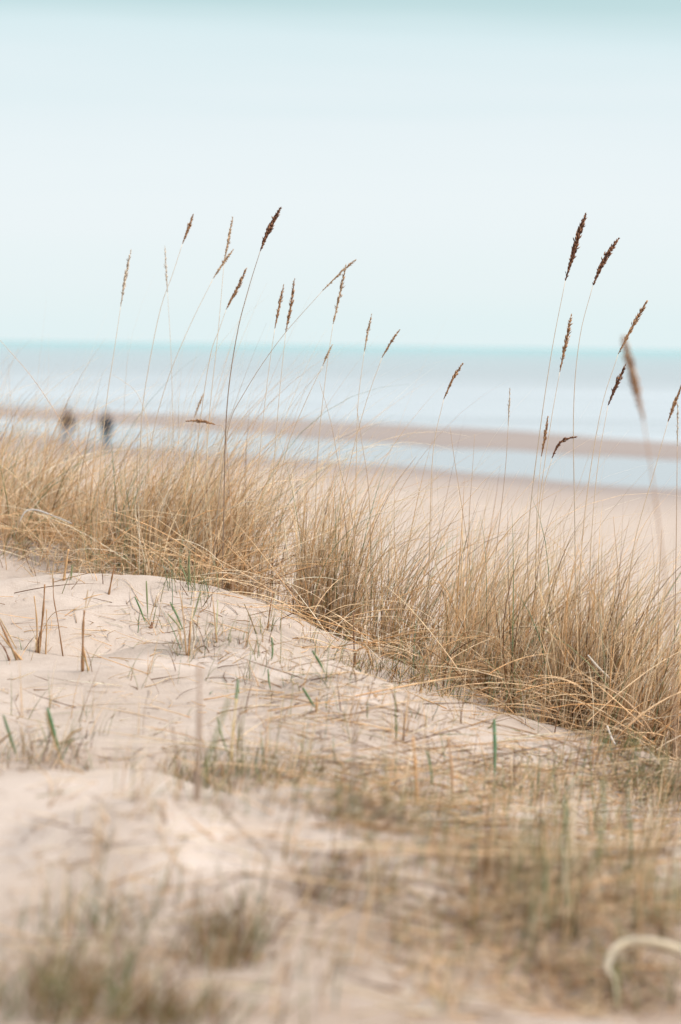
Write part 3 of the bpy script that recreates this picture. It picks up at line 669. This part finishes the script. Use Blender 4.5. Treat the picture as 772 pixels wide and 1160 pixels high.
sprig('dead_tussock', 'splayed dark stubs leaning left at the left edge', 'dead tussock', GD, (22, 748),
      [([(-4, 696), (8, 722), (22, 750)], .0040, B1), ([(-4, 712), (10, 730), (28, 749)], .0034, B2), ([(0, 728), (6, 736), (12, 741)], .003, B3)], [([(0, 700), (12, 722), (24, 745)], .004, STR)], 10, .03, (.03, .07), .3)
sprig('dead_stalk', 'small dark stubs at the foot of the grass at the left edge', 'dead stem', GD, (26, 624), [([(17, 603), (21, 613), (26, 625)], .0050, B1), ([(12, 613), (15, 618), (18, 624)], .0035, B1)], [([(0, 614), (12, 604), (20, 600)], .003, STR)])
sprig('dead_stalk', 'thick brown stub just left of the brown left clump', 'dead stem', GD, (72, 660), [([(78, 622), (75, 640), (72, 661)], .0050, B2)], [([(82, 640), (81, 652), (80, 660)], .005, GR2)], 14, .05, (.03, .12), .2)
sprig('dead_stalk', 'thin brown stub sticking out under the brown left clump', 'dead stem', GD, (123, 673), [([(130, 640), (127, 655), (123, 674)], .0034, B1)])
sprig('grass_tuft', 'small green tuft with a dark knot at its foot, left of the bigger forked tuft', 'grass tuft', GT, (167, 712),
      [([(173, 705), (171, 712), (167, 718)], .008, B3)], [([(166, 658), (167, 680), (168, 708)], .005, GR2), ([(153, 676), (160, 692), (167, 712)], .005, GR), ([(178, 676), (172, 695), (168, 712)], .003, STR), ([(161, 750), (166, 730), (168, 706)], .005, (.72, .6, .45)), ([(200, 738), (192, 715), (178, 700)], .003, (.72, .6, .45))], 16, .03, (.03, .08), .5)
sprig('grass_tuft', 'forked green and brown tuft in the middle of the left sand slope', 'grass tuft', GT, (214, 746),
      [([(216, 704), (215, 725), (214, 747)], .0044, B1), ([(203, 668), (207, 690), (212, 720)], .0020, B2), ([(222, 670), (218, 695), (214, 735)], .0020, STR)],
      [([(193, 682), (202, 700), (211, 722)], .005, GR), ([(190, 695), (200, 706), (210, 720)], .004, GR2), ([(228, 668), (222, 690), (216, 708)], .004, GR2), ([(238, 740), (232, 732), (224, 735), (220, 742)], .003, B1), ([(200, 700), (205, 725), (211, 745)], .003, STR)], 26, .035, (.04, .13), .5)
sprig('grass_tuft', 'wispy grey green tuft hugging the foot of the crest grass', 'grass tuft', GT, (216, 672), [], [([(214, 630), (215, 650), (217, 672)], .005, GR2), ([(205, 640), (211, 655), (216, 672)], .004, GR2)], 60, .04, (.05, .14), .8)
sprig('dead_stalk', 'thin twiggy stem pair right of the forked tuft', 'dead stem', GD, (246, 728), [([(241, 676), (243, 695), (246, 726)], .0022, B2), ([(247, 680), (246, 700), (245, 728)], .0018, GR2)], [([(266, 726), (256, 727), (246, 724)], .003, B1)], 22, .04, (.03, .10), .4)
sprig('dead_stalk', 'dark slanting blade standing on the sand below the crest grass', 'dead stem', GD, (291, 718), [([(277, 684), (284, 700), (292, 719)], .0026, (.2, .15, .09))], [], 6, .03)
sprig('dead_stalk', 'short dark stem at the left foot of the golden middle grass', 'dead stem', GD, (303, 714), [([(309, 672), (306, 692), (303, 714)], .0028, B1)], [([(313, 668), (309, 690), (305, 708)], .004, (.72, .62, .46))], 8, .03)
sprig('dead_stalk', 'dark brown upright stem with a hooked knot, below the middle clump', 'dead stem', GD, (402, 757), [([(400.5, 694), (401, 720), (402, 758)], .0028, B3), ([(407, 737), (404, 738), (402.5, 745), (402, 757)], .0046, B1)], [], 12, .05, (.03, .1), .4)
sprig('dead_stalk', 'brown slanting stub on the crest right of the hooked knot stem', 'dead stem', GD, (424, 755), [([(413, 726), (417, 738), (424, 757)], .0048, B2)], [], 16, .05, (.03, .1), .4)
sprig('dead_stalk', 'short dark stub left of the arching clump', 'dead stem', GD, (476, 784), [([(482, 750), (479, 768), (476, 785)], .0036, B1)], [], 10, .05, (.03, .1), .4)
sprig('green_shoot', 'green shoot slanting right on the sand, higher of the two by the middle straws', 'green shoot', GT, (371, 767), [], [([(354, 737), (362, 750), (371, 767)], .006, GR)], 14, .06, (.03, .08), .6)
sprig('green_shoot', 'green shoot slanting right on the sand, lower of the two by the middle straws', 'green shoot', GT, (359, 808), [([(359, 790), (359, 800), (358, 812)], .004, B2)], [([(343, 779), (351, 792), (360, 806)], .006, GR)], 14, .06, (.03, .08), .6)
sprig('green_shoot', 'slim upright green shoot below the slanting dark blade', 'green shoot', GT, (308, 752), [], [([(308, 722), (309, 738), (307, 753)], .005, GR)], 8, .04, (.03, .08), .6)
sprig('green_shoot', 'faint green shoot on the white sand hump at mid left', 'green shoot', GT, (307, 787), [], [([(304, 758), (305, 772), (308, 787)], .004, GR)], 8, .05, (.03, .08), .6)
sprig('green_shoot', 'tall bright green leaf among dead leaves at the left, right one of a pair', 'green shoot', GT, (70, 860), [], [([(54, 802), (61, 828), (70, 861)], .0075, (.16, .30, .15)), ([(52, 806), (60, 835), (67, 860)], .004, (.5, .36, .2)), ([(92, 826), (80, 832), (70, 845)], .005, (.6, .42, .22))], 44, .055, (.04, .10), .5)
sprig('green_shoot', 'green leaf at the left edge, left one of a pair among dead leaves', 'green shoot', GT, (22, 864), [], [([(4, 810), (13, 838), (22, 865)], .006, (.18, .28, .15)), ([(-5, 846), (8, 834), (20, 826)], .004, B2), ([(24, 824), (27, 845), (27, 864)], .004, (.6, .45, .28))], 44, .06, (.04, .09), .4)
GN = 'blurred near stems in front of the slope'
sprig('dead_stalk', 'blurred upright grey brown stem in front of the white sand hump', 'dead stem', GN, (223, 908), [([(226, 752), (226, 830), (223, 909)], .0046, (.27, .19, .14))], [([(260, 790), (240, 850), (226, 905)], .005, GR2)], 22, .05, (.04, .1), .4)
sprig('dead_stalk', 'blurred grey stem directly under the hooked knot stem', 'dead stem', GN, (397, 925), [([(403, 790), (402, 850), (398, 926)], .0034, (.24, .18, .14))], [], 16, .05, (.04, .1), .4)
sprig('dead_stalk', 'blurred orange brown stub right of the tall grey stem', 'dead stem', GN, (473, 912), [([(468, 835), (471, 870), (473, 914)], .0040, (.42, .24, .11))], [], 16, .05, (.04, .1), .4)
sprig('dead_stalk', 'blurred brown stub right of the orange brown one', 'dead stem', GN, (513, 912), [([(508, 836), (512, 872), (514, 914)], .0034, (.34, .20, .11))], [([(484, 850), (488, 870), (492, 905)], .004, GR)], 16, .05, (.04, .1), .4)
sprig('green_shoot', 'blurred bluish green blade under the arching clump', 'green shoot', GT, (560, 892), [], [([(560, 815), (561, 850), (560, 893)], .008, (.20, .34, .20))], 12, .05, (.04, .1), .7)
sprig('green_shoot', 'green and tan blade below the white sand hump, right of the near grey brown stem', 'green shoot', GT, (262, 862), [([(268, 792), (264, 830), (262, 862)], .003, (.5, .38, .2))], [([(270, 770), (268, 790), (266, 810)], .006, (.28, .38, .22)), ([(246, 812), (252, 835), (260, 860)], .004, GR2)], 12, .05, (.04, .1), .6)
sprig('dead_stalk', 'blurred brown stem rising in the lower right, left of the arched leaf', 'dead stem', GN, (664, 1064), [([(661, 955), (663, 1010), (664, 1066)], .0034, (.26, .17, .10))], [([(640, 960), (642, 1010), (650, 1060)], .004, GR2)], 22, .06, (.04, .12), .5)
sprig('dead_stalk', 'blurred tan stem standing behind the arched pale leaf', 'dead stem', GN, (724, 1100), [([(722, 950), (725, 1020), (724, 1102)], .0036, (.40, .26, .15))], [([(700, 930), (706, 990), (714, 1080)], .004, (.5, .4, .26))], 16, .06, (.04, .12), .5)
sprig('dead_stalk', 'pale blurred stem below the long straw on the right', 'dead stem', GN, (648, 985), [([(648, 880), (650, 930), (649, 986)], .0034, (.62, .52, .40))], [([(640, 905), (642, 940), (645, 980)], .005, GR), ([(682, 880), (684, 915), (682, 965)], .005, GR2)], 20, .07, (.04, .12), .5)

# the arched leaf of the bottom right corner
gA = G(700, 1150); r = empty('arched_leaf', gA); dA = gA[1]
a = Acc(); leaf(None, [(697, 1092), (698, 1120), (702, 1165)], dA, .013, (.26, .24, .12), acc=a); a.build('sheath', M_BLADE, r)
a = Acc(); leaf(None, [(800, 1100), (772, 1078), (740, 1068), (712, 1068), (694, 1080), (688, 1097), (697, 1112), (700, 1150)], dA, .017, (.92, .84, .70), acc=a, flat=.5); a.build('leaf_blade', M_BLADE, r)
tag(r, 'broad pale leaf arched over like a hook in the bottom right corner', 'dry leaf')

# ------------------------------------------------------------------ low tussocks of the blurred foreground
def tussock(px, py, rx, ry, n, label, green=.45, brown=.3, lmin=.03, lmax=.105, w=.0022):
    n = int(n * .42); g = G(px, py); r = empty('low_tussock', g)
    ro = np.stack([g[0] + rng.normal(size=n) * rx, g[1] + rng.normal(size=n) * ry], 1); ro = np.c_[ro, H(ro[:, 0], ro[:, 1]) - .005]
    a = Acc(); a.add(*blades(ro, rng.normal(size=n) * 1.4, rng.uniform(.0, .8, n), rng.uniform(0, .9, n), rng.uniform(lmin, lmax, n), w * rng.uniform(.6, 1.3, n), straw_cols(n, green * 1.1, brown * 1.2) * [.86, .82, .74], seg=6))
    a.build('leaves', M_BLADE, r); tag(r, label, 'grass tussock', 'low tussocks on the near sand'); return r
tussock(70, 1128, .055, .08, 650, 'dark green low tussock nearest the bottom left corner')
tussock(160, 1160, .07, .05, 550, 'brown and green low tussock cut by the bottom edge', .35, .45)
tussock(250, 1082, .04, .05, 420, 'round brown low tussock right of the dark green corner one', .25, .55)
tussock(130, 1060, .06, .05, 260, 'sparse grey green low tussock just above the dark green corner one', .5, .3)
tussock(372, 1012, .03, .04, 240, 'small brown low tussock below the end of the near sand crest', .2, .5)
tussock(250, 884, .10, .05, 600, 'flat olive low tussock in the hollow behind the near sand crest', .45, .2, .03, .09)
tussock(430, 930, .14, .05, 380, 'wide olive and tan low tussock in the hollow at the centre', .55, .25, .03, .09)
tussock(740, 888, .07, .10, 1100, 'mossy green low tussock under the right edge clump', .6, .15, .03, .09)
tussock(640, 985, .20, .16, 300, 'wide matted brown low tussock at lower right of centre', .45, .3, .03, .10)
tussock(455, 770, .10, .08, 420, 'olive low tussock at the crest beside the long pale straw', .4, .2, .03, .10)
tussock(690, 1130, .10, .05, 300, 'thin brown low tussock around the foot of the arched leaf', .3, .4, .03, .08)

# ------------------------------------------------------------------ litter and sparse grass
def scatter_px(n, boxes):
    """random ground points under picture boxes (x0,x1,y0,y1,weight)"""
    w = np.array([b[4] for b in boxes], float); w /= w.sum(); k = rng.choice(len(boxes), n, p=w); B = np.array([b[:4] for b in boxes], float)[k]
    return pick(B[:, 0] + (B[:, 1] - B[:, 0]) * rng.random(n), B[:, 2] + (B[:, 3] - B[:, 2]) * rng.random(n))
litter = Acc()
BX = [(520, 772, 880, 1060, 3.4), (380, 560, 870, 950, 1.2), (300, 620, 760, 900, 2.2), (0, 380, 770, 880, .9), (440, 772, 1020, 1160, 2.0), (0, 430, 890, 1160, 1.0), (0, 300, 640, 740, .35), (100, 420, 690, 760, .7), (560, 772, 850, 900, 1.0)]
p = scatter_px(4200, BX); n = len(p)
litter.add(*blades(p + np.array([0, 0, .002]), rng.uniform(0, 6.28, n), rng.uniform(1.25, 1.56, n), rng.uniform(-.25, .35, n), rng.uniform(.02, .16, n) * rng.uniform(.5, 1.2, n), rng.uniform(.001, .0030, n), straw_cols(n, .03, .30) * .95, seg=6, wig=.25))
p = scatter_px(260, [(450, 772, 880, 1060, 2.2), (300, 772, 760, 1000, 3), (0, 772, 640, 900, 1)]); n = len(p)
litter.add(*blades(p + np.array([0, 0, .004]), rng.normal(size=n) * .5 + rng.choice([0, 3.14], n), rng.uniform(1.3, 1.5, n), rng.uniform(0, .3, n), rng.uniform(.15, .45, n), rng.uniform(.002, .0035, n), straw_cols(n, 0, .25), seg=10, wig=.12))
tag(litter.build('straw_litter', M_BLADE), 'fallen bits of straw scattered over the sand slope', 'straw litter', kind='stuff')
sparse = Acc()
p = scatter_px(520, [(600, 790, 860, 1060, 1.2), (500, 790, 900, 1130, 1.2), (400, 700, 870, 1020, 1.3), (330, 600, 980, 1160, .6), (280, 620, 700, 900, 3), (560, 772, 880, 1060, 3), (100, 300, 690, 860, .5), (0, 300, 900, 1150, 1.2), (300, 700, 950, 1150, .9), (0, 100, 800, 880, .5)]); 
k = rng.integers(0, len(p), 1900); n = len(k)
ro = p[k] + np.c_[rng.normal(size=(n, 2)) * .009, np.zeros(n)]; ro[:, 2] = H(ro[:, 0], ro[:, 1]) - .004
sparse.add(*blades(ro, rng.normal(size=n) * 1.5, rng.uniform(0, .6, n), rng.uniform(0, .8, n), rng.uniform(.03, .15, n), rng.uniform(.0010, .0022, n), straw_cols(n, .35, .2), seg=7))
p = scatter_px(46, [(540, 772, 880, 1080, 3), (200, 520, 830, 930, 1)]); k = rng.integers(0, len(p), 150); n = len(k)
ro = p[k] + np.c_[rng.normal(size=(n, 2)) * .006, np.zeros(n)]; ro[:, 2] = H(ro[:, 0], ro[:, 1]) - .004
sparse.add(*blades(ro, rng.normal(size=n) * 1.5, rng.uniform(0, .22, n), rng.uniform(-.1, .35, n), rng.uniform(.07, .19, n), rng.uniform(.002, .0042, n), straw_cols(n, .35, .25), seg=7))
tag(sparse.build('sparse_grass', M_BLADE), 'thin short grass shoots dotted over the sand slope', 'sparse grass', kind='stuff')

# ------------------------------------------------------------------ two walkers on the beach
def skin_mesh(name, verts, edges, radii, mat, parent, root=0, sub=2):
    me = bpy.data.meshes.new(name); me.from_pydata(verts, edges, []); o = bpy.data.objects.new(name, me); COL.objects.link(o); o.parent = parent
    m = o.modifiers.new('skin', 'SKIN')
    if not me.skin_vertices: me.skin_vertices.new()
    for i, r_ in enumerate(radii):
        rr = r_ if isinstance(r_, tuple) else (r_, r_); me.skin_vertices[0].data[i].radius = rr; me.skin_vertices[0].data[i].use_root = (i == root)
    s = o.modifiers.new('subsurf', 'SUBSURF'); s.levels = s.render_levels = sub; s2 = None
    me.materials.append(mat)
    return o
def person(loc, rz, top, legs, hair, label, stride=.16, sc_=1.0):
    r = empty('person', loc); r.rotation_euler = (0, 0, rz)
    r.scale = (sc_,) * 3
    skin = plain('skin', (.55, .36, .27)); mt = plain('jacket_cloth', top, .9); ml = plain('trouser_cloth', legs, .9); mh = plain('hair', hair, .7); msh = plain('shoe_leather', (.06, .05, .05), .6)
    sk = {}
    V = []; E = []; R = []
    def v(p_, r_): V.append(p_); R.append(r_); return len(V) - 1
    pel = v((0, 0, .93), (.14, .10)); chest = v((.01, 0, 1.28), (.16, .11)); nk0 = v((.01, 0, 1.42), (.07, .06)); nk = v((.02, 0, 1.50), .052); hd0 = v((.03, 0, 1.57), (.068, .075)); hd = v((.035, 0, 1.66), (.075, .09)); hd2 = v((.03, 0, 1.72), .05)
    E += [(pel, chest), (chest, nk0), (nk0, nk), (nk, hd0), (hd0, hd), (hd, hd2)]
    nose = v((.125, 0, 1.635), .012); E.append((hd, nose))
    for s in (-1, 1):
        ear = v((.03, s * .085, 1.64), .014); E.append((hd, ear))
        sh = v((.0, s * .18, 1.38), .058); el = v((s * .06, s * .23, 1.12), .042); wr = v((s * .12 + .03, s * .23, .87), .028); pa = v((s * .13 + .05, s * .225, .79), (.034, .02))
        E += [(chest, sh), (sh, el), (el, wr), (wr, pa)]
        for j, (dx, ln) in enumerate(((-.030, .075), (-.010, .088), (.010, .082), (.028, .064))):
            f1 = v((s * .13 + .05 + dx, s * .225, .755), .0095); f2 = v((s * .13 + .055 + dx * 1.1, s * .218, .755 - ln * .55), .0085); f3 = v((s * .13 + .05 + dx * 1.1, s * .208, .755 - ln), .0075); E += [(pa, f1), (f1, f2), (f2, f3)]
        t1 = v((s * .13 + .09, s * .215, .80), .010); t2 = v((s * .13 + .105, s * .21, .76), .009); E += [(wr, t1), (t1, t2)]
        hp = v((0, s * .09, .88), .088); kn = v((s * stride * .55 + .03, s * .095, .50), .058); an = v((s * stride, s * .095, .09), .036); to = v((s * stride + .15, s * .10, .035), .032)
        E += [(pel, hp), (hp, kn), (kn, an), (an, to)]
    skin_mesh('body', V, E, R, skin, r)
    # clothes
    V = [(0, 0, .70), (.005, 0, 1.02), (.01, 0, 1.28), (.01, 0, 1.44)]; R = [(.25, .20), (.235, .19), (.235, .18), (.12, .11)]; E = [(0, 1), (1, 2), (2, 3)]
    for s in (-1, 1):
        b = len(V); V += [(0, s * .19, 1.39), (s * .06, s * .235, 1.12), (s * .12 + .03, s * .235, .90)]; R += [.105, .085, .070]; E += [(2, b), (b, b + 1), (b + 1, b + 2)]
    skin_mesh('jacket', V, E, R, mt, r)
    V = [(0, 0, .92)]; R = [(.165, .125)]; E = []
    for s in (-1, 1):
        b = len(V); V += [(0, s * .09, .85), (s * stride * .55 + .03, s * .095, .50), (s * stride, s * .095, .11)]; R += [.13, .10, .085]; E += [(0, b), (b, b + 1), (b + 1, b + 2)]
    skin_mesh('trousers', V, E, R, ml, r)
    V = [(.005, 0, 1.75), (-.02, 0, 1.70), (-.055, 0, 1.62), (-.05, 0, 1.54)]; R = [.075, .098, .08, .05]; skin_mesh('hair', V, [(0, 1), (1, 2), (2, 3)], R, mh, r)
    for s in (-1, 1): skin_mesh('shoe', [(s * stride - .05, s * .095, .045), (s * stride + .08, s * .10, .04), (s * stride + .19, s * .105, .03)], [(0, 1), (1, 2)], [.048, .050, .036], msh, r, sub=1)
    tag(r, label, 'person', 'people walking on the beach')
def beach_point(px, py):
    for d in np.arange(40, 300, .25):
        q = P(px, py, d)
        if q[2] <= max(H1(q[0], q[1]), 0): return q[0], q[1], max(H1(q[0], q[1]), -.05)
b1 = beach_point(77, 509); person(b1, math.radians(120), (.042, .026, .020), (.28, .33, .40), (.05, .03, .02), 'person in a dark brown jacket walking left on the beach, left one of two', stride=.22, sc_=1.04)
b2 = beach_point(121, 512); person(b2, math.radians(75), (.020, .032, .048), (.10, .16, .21), (.05, .04, .03), 'person in a dark navy jacket walking on the beach, right one of two', sc_=1.02)
print('people', b1, b2)
